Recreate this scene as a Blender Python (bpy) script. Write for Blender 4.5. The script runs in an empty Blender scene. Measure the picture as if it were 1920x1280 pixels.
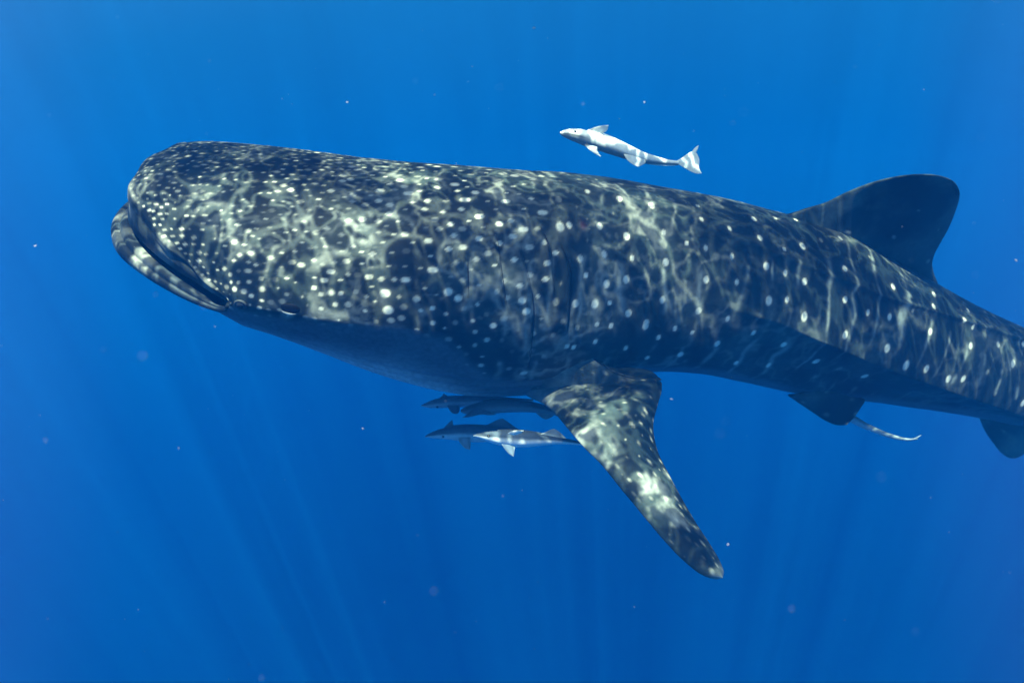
import bpy, math, random
import numpy as np
from mathutils import Vector, kdtree

random.seed(7)
RNG = np.random.default_rng(7)
scene = bpy.context.scene
COL = scene.collection

# ------------------------------------------------------------------ camera
F = 1507.0                      # focal length in pixels of the 1920 px wide photograph
cam_d = bpy.data.cameras.new('camera')
cam_d.sensor_fit = 'HORIZONTAL'
cam_d.sensor_width = 36.0
cam_d.lens = 36.0 * F / 1920.0
cam_d.clip_start = 0.05
cam_d.clip_end = 400.0
cam_d.dof.use_dof = True
cam_d.dof.focus_distance = 4.9
cam_d.dof.aperture_fstop = 0.9
cam = bpy.data.objects.new('camera', cam_d)
cam.rotation_euler = (math.radians(90), 0, 0)
COL.objects.link(cam)
scene.camera = cam

# ------------------------------------------------------------------ sky, sun, exposure
SUN_ELEV, SUN_AZ = math.radians(51), math.radians(188)      # sun high, behind the diver
world = bpy.data.worlds.new('World')
scene.world = world
world.use_nodes = True
wn, wl = world.node_tree.nodes, world.node_tree.links
wn.clear()
w_out = wn.new('ShaderNodeOutputWorld')
w_bg = wn.new('ShaderNodeBackground')
w_sky = wn.new('ShaderNodeTexSky')
w_sky.sky_type = 'NISHITA'
w_sky.sun_disc = False
w_sky.sun_elevation = SUN_ELEV
w_sky.sun_rotation = SUN_AZ
w_bg.inputs['Strength'].default_value = 0.05
wl.new(w_sky.outputs[0], w_bg.inputs['Color'])
wl.new(w_bg.outputs[0], w_out.inputs['Surface'])

sun_d = bpy.data.lights.new('sun', 'SUN')
sun_d.energy = 5.0
sun_d.angle = math.radians(0.06)
sun_d.color = (1.0, 0.93, 0.80)
sun = bpy.data.objects.new('sun', sun_d)
sun_dir = Vector((math.sin(SUN_AZ) * math.cos(SUN_ELEV), math.cos(SUN_AZ) * math.cos(SUN_ELEV), math.sin(SUN_ELEV)))
sun.rotation_euler = sun_dir.to_track_quat('Z', 'Y').to_euler()
sun.location = (0, -10, 30)
COL.objects.link(sun)

scene.view_settings.view_transform = 'Standard'
scene.view_settings.look = 'None'
scene.view_settings.exposure = 2.0
scene.view_settings.gamma = 1.0
scene.view_settings.use_curve_mapping = False
scene.render.engine = 'CYCLES'
scene.cycles.use_denoising = True
scene.cycles.max_bounces = 6
scene.cycles.volume_bounces = 1
scene.cycles.transparent_max_bounces = 8
scene.cycles.caustics_reflective = False
scene.cycles.caustics_refractive = False


# ------------------------------------------------------------------ helpers
def P(px, py, Y):
    """the point at depth Y metres that stands at a pixel of the photograph"""
    return np.array([(px - 960.0) / F * Y, Y, (640.0 - py) / F * Y])


def proj(v):
    return np.stack([960 + F * v[..., 0] / v[..., 1], 640 - F * v[..., 2] / v[..., 1]], -1)


def unit(v):
    return v / np.maximum(np.linalg.norm(v, axis=-1, keepdims=True), 1e-12)


def smooth(x, a, b):
    t = np.clip((x - a) / (b - a), 0, 1)
    return t * t * (3 - 2 * t)


def catmull(xk, yk, x):
    """smooth interpolation through knots (monotone-ish cubic Hermite)"""
    xk, yk = np.asarray(xk, float), np.asarray(yk, float)
    m = np.gradient(yk, xk, axis=0)
    i = np.clip(np.searchsorted(xk, x) - 1, 0, len(xk) - 2)
    h = xk[i + 1] - xk[i]
    t = np.clip((x - xk[i]) / h, 0, 1)
    t2, t3 = t * t, t * t * t
    sh = (lambda a: a) if yk.ndim == 1 else (lambda a: a[:, None])
    return (sh(2*t3 - 3*t2 + 1) * yk[i] + sh((t3 - 2*t2 + t) * h) * m[i]
            + sh(-2*t3 + 3*t2) * yk[i + 1] + sh((t3 - t2) * h) * m[i + 1])


def resample(pts, n, curve=True):
    pts = np.asarray(pts, float)
    d = np.r_[0, np.cumsum(np.linalg.norm(np.diff(pts, axis=0), axis=1))]
    t = np.linspace(0, d[-1], n)
    if curve and len(pts) > 2:
        return catmull(d, pts, t)
    return np.stack([np.interp(t, d, pts[:, k]) for k in range(pts.shape[1])], 1)


def hash_noise(p, seed=0):
    """smooth value noise at points p (N,3)"""
    p = np.asarray(p, float)
    i = np.floor(p).astype(np.int64)
    f = p - i
    f = f * f * (3 - 2 * f)
    def h(a):
        n = (a[:, 0] * 73856093) ^ (a[:, 1] * 19349663) ^ (a[:, 2] * 83492791) ^ (seed * 2654435761 & 0x7fffffff)
        n = (n ^ (n >> 13)) * 1274126177 & 0x7fffffff
        n = (n ^ (n >> 16)) & 0xffff
        return n / 65535.0
    out = 0
    for dx in (0, 1):
        for dy in (0, 1):
            for dz in (0, 1):
                w = (f[:, 0] if dx else 1 - f[:, 0]) * (f[:, 1] if dy else 1 - f[:, 1]) * (f[:, 2] if dz else 1 - f[:, 2])
                out = out + w * h(i + np.array([dx, dy, dz]))
    return out


def fbm(p, seed=0, octaves=4):
    s, a, t = 0, 0.5, 0
    for k in range(octaves):
        s = s + a * hash_noise(p * 2 ** k + 17.3 * k, seed + k)
        t += a
        a *= 0.5
    return s / t


def tag(o, label=None, cat=None, group=None, kind=None):
    if label: o['label'] = label
    if cat: o['category'] = cat
    if group: o['group'] = group
    if kind: o['kind'] = kind
    return o


def empty(name, loc):
    o = bpy.data.objects.new(name, None)
    o.empty_display_size = 0.1
    o.location = [float(c) for c in loc]
    COL.objects.link(o)
    return o


def mesh_obj(name, verts, faces, mat, parent=None, colors=None, smooth_shade=True):
    """ONE mesh object; vertices in world metres, stored relative to the parent's base"""
    verts = np.asarray(verts, float).reshape(-1, 3)
    off = np.zeros(3)
    p = parent
    while p is not None:
        off += np.array(p.location)
        p = p.parent
    me = bpy.data.meshes.new(name)
    faces = np.asarray(faces)
    v = verts - off
    if faces.ndim == 2:
        n, k = faces.shape
        me.vertices.add(len(v))
        me.vertices.foreach_set('co', v.astype(np.float32).ravel())
        me.loops.add(n * k)
        me.loops.foreach_set('vertex_index', faces.astype(np.int32).ravel())
        me.polygons.add(n)
        me.polygons.foreach_set('loop_start', np.arange(0, n * k, k, dtype=np.int32))
        me.polygons.foreach_set('loop_total', np.full(n, k, dtype=np.int32))
        me.update(calc_edges=True)
    else:
        me.from_pydata([tuple(x) for x in v], [], [tuple(f) for f in faces])
        me.update()
    me.validate()
    if smooth_shade:
        me.polygons.foreach_set('use_smooth', np.ones(len(me.polygons), dtype=bool))
    if colors is not None:
        a = me.color_attributes.new('pigment', 'FLOAT_COLOR', 'POINT')
        c = np.ones((len(v), 4), np.float32)
        c[:, :3] = colors
        a.data.foreach_set('color', c.ravel())
    me.materials.append(mat)
    o = bpy.data.objects.new(name, me)
    COL.objects.link(o)
    if parent is not None:
        o.parent = parent
    return o


def grid_faces(nr, nc, wrap=False):
    i = np.arange(nr - 1)[:, None]
    j = np.arange(nc if wrap else nc - 1)[None, :]
    j2 = (j + 1) % nc
    a = i * nc + j
    b = i * nc + j2
    c = (i + 1) * nc + j2
    d = (i + 1) * nc + j
    return np.stack([a + 0 * j, b + 0 * i, c + 0 * i, d + 0 * j], -1).reshape(-1, 4)


def ellipsoid(center, axes, nu=16, nv=24):
    """axes: three 3-vectors (half axes)"""
    u = np.linspace(0.0, math.pi, nu)[:, None]
    v = np.linspace(0, 2 * math.pi, nv, endpoint=False)[None, :]
    A, B, C = [np.asarray(a, float) for a in axes]
    pts = (np.asarray(center, float) + (np.sin(u) * np.cos(v))[..., None] * A
           + (np.sin(u) * np.sin(v))[..., None] * B + (np.cos(u) * np.ones_like(v))[..., None] * C)
    pts[0] = pts[0].mean(0)
    return pts.reshape(-1, 3), grid_faces(nu, nv, True)


# ------------------------------------------------------------------ materials
def skin_material(name, rough=0.5, spec=0.25, bump=0.35, bump_scale=60.0, mottle=0.35):
    m = bpy.data.materials.new(name)
    m.use_nodes = True
    n, l = m.node_tree.nodes, m.node_tree.links
    b = n['Principled BSDF']
    at = n.new('ShaderNodeAttribute'); at.attribute_name = 'pigment'
    tc = n.new('ShaderNodeTexCoord')
    ns = n.new('ShaderNodeTexNoise'); ns.inputs['Scale'].default_value = 34.0; ns.inputs['Detail'].default_value = 5.0
    l.new(tc.outputs['Object'], ns.inputs['Vector'])
    mr = n.new('ShaderNodeMapRange')
    mr.inputs['From Min'].default_value = 0.3; mr.inputs['From Max'].default_value = 0.7
    mr.inputs['To Min'].default_value = 1 - mottle; mr.inputs['To Max'].default_value = 1 + mottle
    l.new(ns.outputs['Fac'], mr.inputs['Value'])
    mx = n.new('ShaderNodeVectorMath'); mx.operation = 'SCALE'
    l.new(at.outputs['Color'], mx.inputs[0]); l.new(mr.outputs[0], mx.inputs['Scale'])
    l.new(mx.outputs[0], b.inputs['Base Color'])
    b.inputs['Roughness'].default_value = rough
    b.inputs['Specular IOR Level'].default_value = spec
    nb = n.new('ShaderNodeTexNoise'); nb.inputs['Scale'].default_value = bump_scale; nb.inputs['Detail'].default_value = 4.0
    l.new(tc.outputs['Object'], nb.inputs['Vector'])
    bp = n.new('ShaderNodeBump'); bp.inputs['Strength'].default_value = bump; bp.inputs['Distance'].default_value = 0.004
    l.new(nb.outputs['Fac'], bp.inputs['Height']); l.new(bp.outputs[0], b.inputs['Normal'])
    return m


def plain_material(name, color, rough=0.5, spec=0.3):
    m = bpy.data.materials.new(name)
    m.use_nodes = True
    n, l = m.node_tree.nodes, m.node_tree.links
    b = n['Principled BSDF']
    ns = n.new('ShaderNodeTexNoise'); ns.inputs['Scale'].default_value = 40.0
    cr = n.new('ShaderNodeValToRGB')
    cr.color_ramp.elements[0].color = (*[c * 0.7 for c in color], 1); cr.color_ramp.elements[0].position = 0.3
    cr.color_ramp.elements[1].color = (*[min(1, c * 1.2) for c in color], 1); cr.color_ramp.elements[1].position = 0.7
    tc = n.new('ShaderNodeTexCoord')
    l.new(tc.outputs['Object'], ns.inputs['Vector'])
    l.new(ns.outputs['Fac'], cr.inputs[0]); l.new(cr.outputs[0], b.inputs['Base Color'])
    b.inputs['Roughness'].default_value = rough
    b.inputs['Specular IOR Level'].default_value = spec
    return m


M_SKIN = skin_material('shark_skin', rough=0.55, spec=0.2, mottle=0.2, bump=0.25)
M_FISH = skin_material('remora_skin', rough=0.4, spec=0.35, bump=0.15, bump_scale=120, mottle=0.1)
M_DARK = plain_material('dark_membrane', (0.008, 0.010, 0.014), 0.6, 0.25)
M_EYE = plain_material('eye_glass', (0.012, 0.013, 0.016), 0.12, 0.6)
M_PALE = plain_material('pale_rim', (0.62, 0.60, 0.54), 0.5, 0.3)
M_SPECK = plain_material('plankton_flesh', (0.66, 0.60, 0.60), 0.5, 0.3)

# ------------------------------------------------------------------ the setting: open water, its surface, the haze of the water
SURF_Z, BOWL_R = 16.0, 36.0
prof = [(BOWL_R, SURF_Z)] + [(BOWL_R, SURF_Z - 6.0 * k) for k in range(1, 6)]
prof += [(BOWL_R * math.cos(a), -14 - 36 * math.sin(a)) for a in np.linspace(0.12, math.pi / 2 - 0.001, 14)]
NA = 96
pv = np.array([[(r * math.cos(a), r * math.sin(a), z) for a in np.linspace(0, 2 * math.pi, NA, endpoint=False)] for r, z in prof])

m = bpy.data.materials.new('deep_blue_water')
m.use_nodes = True
n, l = m.node_tree.nodes, m.node_tree.links
n.clear()
out = n.new('ShaderNodeOutputMaterial'); em = n.new('ShaderNodeEmission')
tc = n.new('ShaderNodeTexCoord'); nv = n.new('ShaderNodeVectorMath'); nv.operation = 'NORMALIZE'
l.new(tc.outputs['Object'], nv.inputs[0])
# brightness follows the angle to the point opposite the sun: darkest there, as in real sea water
dt = n.new('ShaderNodeVectorMath'); dt.operation = 'DOT_PRODUCT'
dt.inputs[1].default_value = tuple(-sun_dir)
l.new(nv.outputs[0], dt.inputs[0])
ac = n.new('ShaderNodeMath'); ac.operation = 'ARCCOSINE'; l.new(dt.outputs['Value'], ac.inputs[0])
mr = n.new('ShaderNodeMapRange'); mr.inputs['From Min'].default_value = 0; mr.inputs['From Max'].default_value = math.pi
l.new(ac.outputs[0], mr.inputs['Value'])
cr = n.new('ShaderNodeValToRGB')
WATER_RAMP = [(0, (0.0, .002, .10)), (37, (0.0, .003, .11)), (51, (0.0, .045, .29)), (60, (0.0, .115, .46)), (66, (0.0, .150, .55)),
              (75, (.016, .240, .68)), (84, (.070, .360, .90)), (100, (.08, .40, .95)), (180, (.09, .43, .98))]
while len(cr.color_ramp.elements) < len(WATER_RAMP):
    cr.color_ramp.elements.new(0.5)
for e, (p_, c_) in zip(cr.color_ramp.elements, WATER_RAMP):
    e.position = p_ / 180.0; e.color = (*c_, 1)
l.new(mr.outputs[0], cr.inputs[0])
# violet lens tint, painted into the water's glow at either side
sx = n.new('ShaderNodeSeparateXYZ'); l.new(nv.outputs[0], sx.inputs[0])
ab = n.new('ShaderNodeMath'); ab.operation = 'ABSOLUTE'; l.new(sx.outputs['X'], ab.inputs[0])
vr = n.new('ShaderNodeMapRange'); vr.interpolation_type = 'SMOOTHSTEP'
vr.inputs['From Min'].default_value = 0.40; vr.inputs['From Max'].default_value = 0.62
vr.inputs['To Max'].default_value = 1.0
l.new(ab.outputs[0], vr.inputs['Value'])
vs_ = n.new('ShaderNodeVectorMath'); vs_.operation = 'SCALE'; vs_.inputs[0].default_value = (0.055, 0.012, 0.04)
l.new(vr.outputs[0], vs_.inputs['Scale'])
va = n.new('ShaderNodeVectorMath'); va.operation = 'ADD'
l.new(cr.outputs[0], va.inputs[0]); l.new(vs_.outputs[0], va.inputs[1])
l.new(va.outputs[0], em.inputs['Color'])
em.inputs['Strength'].default_value = 0.165
l.new(em.outputs[0], out.inputs['Surface'])
tag(mesh_obj('open_water', pv.reshape(-1, 3), grid_faces(len(prof), NA, True), m), kind='structure')

# unseen sea surface: painted transparency pattern shapes the sun into nets and shafts
m = bpy.data.materials.new('patterned_sea_surface')
m.use_nodes = True
n, l = m.node_tree.nodes, m.node_tree.links
n.clear()
out = n.new('ShaderNodeOutputMaterial'); tr = n.new('ShaderNodeBsdfTransparent')
tc = n.new('ShaderNodeTexCoord')
def noise(scale, detail, dist=0.0, vec=None, rough=0.5):
    q = n.new('ShaderNodeTexNoise')
    q.inputs['Scale'].default_value = scale; q.inputs['Detail'].default_value = detail
    q.inputs['Distortion'].default_value = dist; q.inputs['Roughness'].default_value = rough
    l.new(vec or tc.outputs['Object'], q.inputs['Vector'])
    return q
def math_node(op, a, b=None, c=None, clamp=False):
    q = n.new('ShaderNodeMath'); q.operation = op; q.use_clamp = clamp
    for k, x in enumerate((a, b, c)):
        if x is None: continue
        if isinstance(x, (int, float)): q.inputs[k].default_value = x
        else: l.new(x, q.inputs[k])
    return q.outputs[0]
def caustic(scale, width, seed):
    """thin bright lines where a warped noise crosses its middle value"""
    mp = n.new('ShaderNodeMapping'); mp.inputs['Location'].default_value = (seed, seed * 2.3, 0)
    mp.inputs['Scale'].default_value = (1.0, 0.8, 1.0)
    l.new(tc.outputs['Object'], mp.inputs['Vector'])
    q = noise(scale, 2.0, 0.6, mp.outputs[0], 0.45)
    d = math_node('ABSOLUTE', math_node('SUBTRACT', q.outputs['Fac'], 0.5))
    mrr = n.new('ShaderNodeMapRange'); mrr.interpolation_type = 'SMOOTHERSTEP'
    mrr.inputs['From Min'].default_value = width; mrr.inputs['From Max'].default_value = 0.0
    mrr.inputs['To Min'].default_value = 0; mrr.inputs['To Max'].default_value = 1
    l.new(d, mrr.inputs['Value'])
    return mrr.outputs[0]
c1 = caustic(2.9, 0.050, 3.1)
c2 = caustic(6.6, 0.050, 11.7)
patch = noise(0.9, 3.0).outputs['Fac']
patch = math_node('MULTIPLY_ADD', patch, 4.0, -1.75, clamp=True)
smap = n.new('ShaderNodeMapping'); smap.inputs['Location'].default_value = (1.9, 9.4, 0.0)
l.new(tc.outputs['Object'], smap.inputs['Vector'])
shaft_mask = noise(1.05, 1.0, vec=smap.outputs[0]).outputs['Fac']
shaft_mask = math_node('MULTIPLY_ADD', shaft_mask, 7.5, -3.1, clamp=True)
shaft_mask = math_node('MULTIPLY_ADD', shaft_mask, 0.92, 0.26)
lines = math_node('MULTIPLY_ADD', c1, 0.8, c2)
lit = math_node('MULTIPLY', lines, 1.0)
lit = math_node('MULTIPLY_ADD', patch, 0.15, lit)
lit = math_node('ADD', lit, 0.13)
lit = math_node('MULTIPLY', lit, shaft_mask, clamp=True)
mixc = n.new('ShaderNodeVectorMath'); mixc.operation = 'SCALE'
mixc.inputs[0].default_value = (0.93, 1.0, 0.97)
l.new(lit, mixc.inputs['Scale'])
l.new(mixc.outputs[0], tr.inputs['Color'])
# seen from below at a low angle the surface mirrors the deep water (total reflection)
gl = n.new('ShaderNodeBsdfGlossy'); gl.inputs['Roughness'].default_value = 0.25
gl.inputs['Color'].default_value = (0.9, 0.95, 1.0, 1)
geo = n.new('ShaderNodeNewGeometry'); dp = n.new('ShaderNodeVectorMath'); dp.operation = 'DOT_PRODUCT'
l.new(geo.outputs['Normal'], dp.inputs[0]); l.new(geo.outputs['Incoming'], dp.inputs[1])
fres = n.new('ShaderNodeMapRange'); fres.interpolation_type = 'SMOOTHSTEP'
fres.inputs['From Min'].default_value = 0.60; fres.inputs['From Max'].default_value = 0.70
l.new(math_node('ABSOLUTE', dp.outputs['Value']), fres.inputs['Value'])
mixs = n.new('ShaderNodeMixShader')
l.new(fres.outputs[0], mixs.inputs[0]); l.new(gl.outputs[0], mixs.inputs[1]); l.new(tr.outputs[0], mixs.inputs[2])
l.new(mixs.outputs[0], out.inputs['Surface'])
ang = np.linspace(0, 2 * math.pi, NA, endpoint=False)
sv = np.concatenate([np.stack([r * np.cos(ang), r * np.sin(ang), np.full(NA, SURF_Z + 0.01)], 1) for r in (0.01, 15, 30, BOWL_R)])
tag(mesh_obj('sea_surface', sv, grid_faces(4, NA, True), m), kind='structure')

# the water between the diver and the animal: one closed box of even density
HX, HY0, HY1, HZ0, HZ1 = 18.0, -2.5, 30.0, -14.0, 7.0
hv = [(x, y, z) for x in (-HX, HX) for y in (HY0, HY1) for z in (HZ0, HZ1)]
hf = [(0, 1, 3, 2), (4, 6, 7, 5), (0, 4, 5, 1), (2, 3, 7, 6), (0, 2, 6, 4), (1, 5, 7, 3)]
m = bpy.data.materials.new('water_haze')
m.use_nodes = True
n, l = m.node_tree.nodes, m.node_tree.links
n.clear()
out = n.new('ShaderNodeOutputMaterial'); pvn = n.new('ShaderNodeVolumePrincipled')
pvn.inputs['Color'].default_value = (0.004, 0.205, 0.74, 1)
pvn.inputs['Absorption Color'].default_value = (0.0, 0.34, 0.66, 1)
pvn.inputs['Density'].default_value = 0.032
pvn.inputs['Anisotropy'].default_value = 0.0
l.new(pvn.outputs[0], out.inputs['Volume'])
tag(mesh_obj('haze', hv, hf, m, smooth_shade=False), kind='stuff')

# ------------------------------------------------------------------ the whale shark's body
# stations along the animal: pixel of the axis at its depth (m), half width (m), roll towards the diver (deg)
PATH = np.array([(250, 355, 5.10), (400, 405, 5.10), (600, 453, 5.15), (800, 497, 5.25), (1000, 528, 5.40), (1200, 545, 5.60),
                 (1400, 572, 5.85), (1600, 614, 6.20), (1800, 672, 6.65), (1920, 712, 7.00), (2100, 775, 7.50), (2400, 880, 8.30)], float)
AX = np.array([P(*p) for p in PATH])
ARC = np.r_[0, np.cumsum(np.linalg.norm(np.diff(AX, axis=0), axis=1))]
LEN = ARC[-1]
st = lambda px: np.interp(px, PATH[:, 0], ARC)
WID = [(250, .70), (400, .76), (500, .79), (700, .79), (900, .75), (1100, .66), (1300, .62), (1500, .57), (1700, .49), (1920, .40), (2100, .30), (2400, .13)]
ROLL = [(250, 40), (650, 38), (1200, 26), (1920, 20), (2400, 12)]
S1 = 0.95                                   # where the head rings become plane
ROWS_Q, ROWS_IN = 110, 16


class Body:
    def __init__(self, nrow, ncol, ht, hb, ks):
        self.nc = ncol
        th = np.linspace(0, 2 * math.pi, ncol, endpoint=False)
        sn, cs = np.sin(th), np.cos(th)
        s_tail = np.linspace(S1, LEN, nrow)
        def ring(s):
            s = np.atleast_1d(s)
            C = catmull(ARC, AX, s)
            e = 0.02
            T = unit(catmull(ARC, AX, np.minimum(s + e, LEN)) - catmull(ARC, AX, np.maximum(s - e, 0)))
            up = np.array([0, 0, 1.0])
            U0 = unit(up - (T @ up)[:, None] * T)
            W0 = np.cross(U0, T)                           # towards the diver
            W0 = np.where(W0[:, 1:2] > 0, -W0, W0)
            px = np.interp(s, ARC, PATH[:, 0])
            r = np.radians(np.interp(px, *zip(*ROLL)))[:, None]
            U = np.cos(r) * U0 + np.sin(r) * W0
            W = np.cos(r) * W0 - np.sin(r) * U0
            w = catmull(st(np.array([a for a, _ in WID])), [b for _, b in WID], s)
            return C, T, U, W, w, px
        def section(s):
            s = np.atleast_1d(s)
            C, T, U, W, w, px = ring(s)
            H = catmull(ks, ht, s); B = catmull(ks, hb, s)
            ea = np.interp(px, [250, 700, 1200, 1900], [.95, .93, .92, .95])[:, None]
            eb = np.interp(px, [250, 700, 1200, 1900], [1.5, 1.4, 1.12, 1.0])[:, None]
            ec = np.interp(px, [250, 700, 1200, 1900], [1.1, 1.05, .95, .9])[:, None]
            side = w[:, None] * np.sign(sn) * np.abs(sn) ** ea
            z = np.where(cs > 0, H[:, None] * np.abs(cs) ** eb, -B[:, None] * np.abs(cs) ** ec)
            return C, T, U, W, side, z
        C, T, U, W, side, z = section(s_tail)
        tail = C[:, None] + W[:, None] * side[..., None] + U[:, None] * z[..., None]
        # head: rings run from the mouth's rim back to the ring at S1
        C0, T0, U0, W0, w0, _ = [a[0] for a in ring(0.0)]
        C1, T1, U1, W1, side1, z1 = [a[0] for a in section(S1)]
        fwd = np.where(cs > 0, 0.02, -0.02 * np.abs(cs) ** 0.7)            # the lower jaw stands forward
        rim_x = 0.93 * np.abs(sn) ** np.where(sn > 0, 2.3, 2.8) + fwd + 0.07
        rim_s = 0.72 * np.sign(sn) * np.abs(sn) ** 0.72
        rim_z = -0.02 * np.abs(sn) ** 2.4 + np.where(cs > 0, 0.03, -0.10 * np.abs(cs) ** .5)
        rim = C0 + T0 * rim_x[:, None] + W0 * rim_s[:, None] + U0 * rim_z[:, None]
        self.rim = rim
        q = np.linspace(0, 1, ROWS_Q)[:-1]
        q = q ** 1.5
        gx_u = 1 - np.cos(q * math.pi / 2)
        gz_u = .60 * np.sin(q * math.pi / 2) ** .18 + .40 * gx_u
        gx_l, gz_l = q ** 1.0, q ** 0.8
        k = smooth(-cs, -0.25, 0.35)[None, :]
        gx = gx_u[:, None] * (1 - k) + gx_l[:, None] * k
        gz = gz_u[:, None] * (1 - k) + gz_l[:, None] * k
        x1 = (C1 - C0) @ T0
        ring1 = C1 + W1 * side1[:, None] + U1 * z1[:, None]
        d1 = ring1 - C0
        rx, rs, rz = d1 @ T0, d1 @ W0, d1 @ U0
        hx = rim_x + (rx - rim_x) * gx
        hs = rim_s + (rs - rim_s) * gz
        hz = rim_z + (rz - rim_z) * gz
        head = C0 + T0 * hx[..., None] + W0 * hs[..., None] + U0 * hz[..., None]
        # inside of the mouth
        qi = np.linspace(1, 0, ROWS_IN, endpoint=False)
        mid_z = -0.02 * np.abs(sn) ** 2.4 - 0.04
        sc = np.interp(qi, [0, .2, .8, 1], [1.0, 0.95, 0.75, 0.05])[:, None]
        ix = rim_x + 0.85 * qi[:, None] * (1 - 0.6 * np.abs(sn)) + 0.0
        iz = mid_z + (rim_z - mid_z) * np.interp(qi, [0, .1, .5, 1], [1, .9, 1.6, .1])[:, None]
        inn = C0 + T0 * ix[..., None] + W0 * (rim_s * sc)[..., None] + U0 * iz[..., None]
        self.V = np.concatenate([inn, head, tail])
        self.n_in = ROWS_IN
        self.s = np.r_[np.full(ROWS_IN, -1.0), q * S1, s_tail]
        self.th = th
        self.frames = ring

    def normals(self):
        V = self.V
        dt = np.roll(V, -1, 1) - np.roll(V, 1, 1)
        ds = np.gradient(V, axis=0)
        return unit(np.cross(dt, ds))


# fit the heights so that the outline is the animal's
KPX = np.array([300, 400, 500, 600, 700, 800, 900, 1000, 1100, 1200, 1300, 1400, 1500, 1600, 1700, 1800, 1920, 2100, 2400], float)
KS = st(KPX)
# heights above and below the level of greatest width
HT = np.array([0.475, 0.475, 0.475, 0.517, 0.58, 0.643, 0.69, 0.724, 0.729, 0.719, 0.712, 0.696, 0.671, 0.588, 0.5, 0.435, 0.4, 0.33, 0.14])
HB = np.array([0.468, 0.468, 0.468, 0.546, 0.661, 0.755, 0.803, 0.764, 0.635, 0.534, 0.507, 0.537, 0.57, 0.554, 0.505, 0.457, 0.402, 0.311, 0.17])

NROW, NCOL = 1250, 460
# more rows where the animal is in view
BD = Body(NROW, NCOL, HT, HB, KS)
V0 = BD.V
NRM = BD.normals()
PX = proj(V0)
VIEW = unit(-V0)
FRONT = (NRM * VIEW).sum(-1) > 0.05
FRONT[:BD.n_in] = False
fi = np.argwhere(FRONT & (PX[..., 0] > 150) & (PX[..., 0] < 2100))
sub = fi[::3]
KD = kdtree.KDTree(len(sub))
for k, (i, j) in enumerate(sub):
    KD.insert((PX[i, j, 0], PX[i, j, 1], 0.0), k)
KD.balance()


def on_body(px, py):
    """(row, column) of the body's surface seen at a pixel of the photograph"""
    _, k, d = KD.find((px, py, 0.0))
    return tuple(sub[k])


S = BD.s[:, None] * np.ones(NCOL)
TH = np.ones(len(BD.s))[:, None] * BD.th
DISP = np.zeros_like(S)


def line_theta(pts):
    q = [on_body(*p) for p in pts]
    s = np.array([BD.s[i] for i, _ in q]); t = np.array([BD.th[j] for _, j in q])
    o = np.argsort(s)
    return s[o], t[o]


TWO_PI = 2 * math.pi
def side_angle(th):                          # both flanks alike
    return np.where(th > math.pi, TWO_PI - th, th)
THS = side_angle(TH)

# ridges along the back and flank
for pts, amp, up, dn in (([(1045, 360), (1200, 398), (1290, 420), (1446, 477), (1544, 519), (1652, 560), (1784, 597), (1916, 640)], 0.034, .16, .05),
                         ([(1250, 545), (1340, 570), (1451, 602), (1530, 637), (1618, 670), (1705, 702), (1793, 731), (1910, 770)], 0.060, .40, .10),
                         ([(820, 330), (1000, 345), (1150, 372), (1300, 400)], 0.012, .10, .04)):
    s, t = line_theta(pts)
    tt = np.interp(S, s, t)
    d = THS - tt
    w = smooth(S, s[0] - 0.1, s[0] + 1.2) * (1 - smooth(S, s[-1] + 1.5, s[-1] + 2.5))
    if amp == 0.012:
        w = smooth(S, s[0], s[0] + .4) * (1 - smooth(S, s[-1] - .3, s[-1]))
    DISP += amp * w * np.where(d < 0, np.exp(-np.abs(d) / up), np.exp(-np.abs(d) / dn))
    if amp == 0.060:                          # hollow under the keel
        DISP -= 0.035 * w * np.exp(-((d - .42) / .22) ** 2)

# folds of skin at the five gill openings
GILLS = [[(874, 470), (876, 510), (878, 560)],
         [(930, 452), (938, 495), (944, 535), (949, 580)],
         [(974, 455), (985, 490), (994, 540), (999, 580), (996, 630), (989, 690)],
         [(1014, 425), (1029, 468), (1036, 515), (1041, 565)],
         [(1052, 460), (1063, 478), (1068, 515), (1069, 560), (1062, 620)]]
GLIST = []
for gi, pts in enumerate(GILLS):
    q = [on_body(*p) for p in pts]
    t = np.array([BD.th[j] for _, j in q]); s = np.array([BD.s[i] for i, _ in q])
    o = np.argsort(t); t, s = t[o], s[o]
    GLIST.append((t, s))
    for side in (0, 1):
        th = TH if side == 0 else TWO_PI - TH
        ss = np.interp(th, t, s)
        d = S - ss
        w = smooth(th, t[0] - .02, t[0] + .12) * (1 - smooth(th, t[-1] - .12, t[-1] + .02))
        a = 0.6 if gi == 0 else 1.0
        DISP += a * w * np.where(d <= 0, 0.030 * np.exp(d / 0.07) * smooth(-d, -.002, .014), -0.010 * np.exp(-d / 0.05) * smooth(d, -.002, .014))

# gentle unevenness of the skin, loose folds on the throat
flat = V0.reshape(-1, 3)
DISP += (0.012 * (fbm(flat * 2.2, 3) - 0.5)).reshape(S.shape)
DISP += (0.010 * smooth(S, 1.0, 2.0) * (1 - smooth(S, 2.6, 3.2)) * np.sin(THS * 46 + 3 * (fbm(flat * 1.5, 9).reshape(S.shape))) * smooth(THS, 1.9, 2.3))
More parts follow.
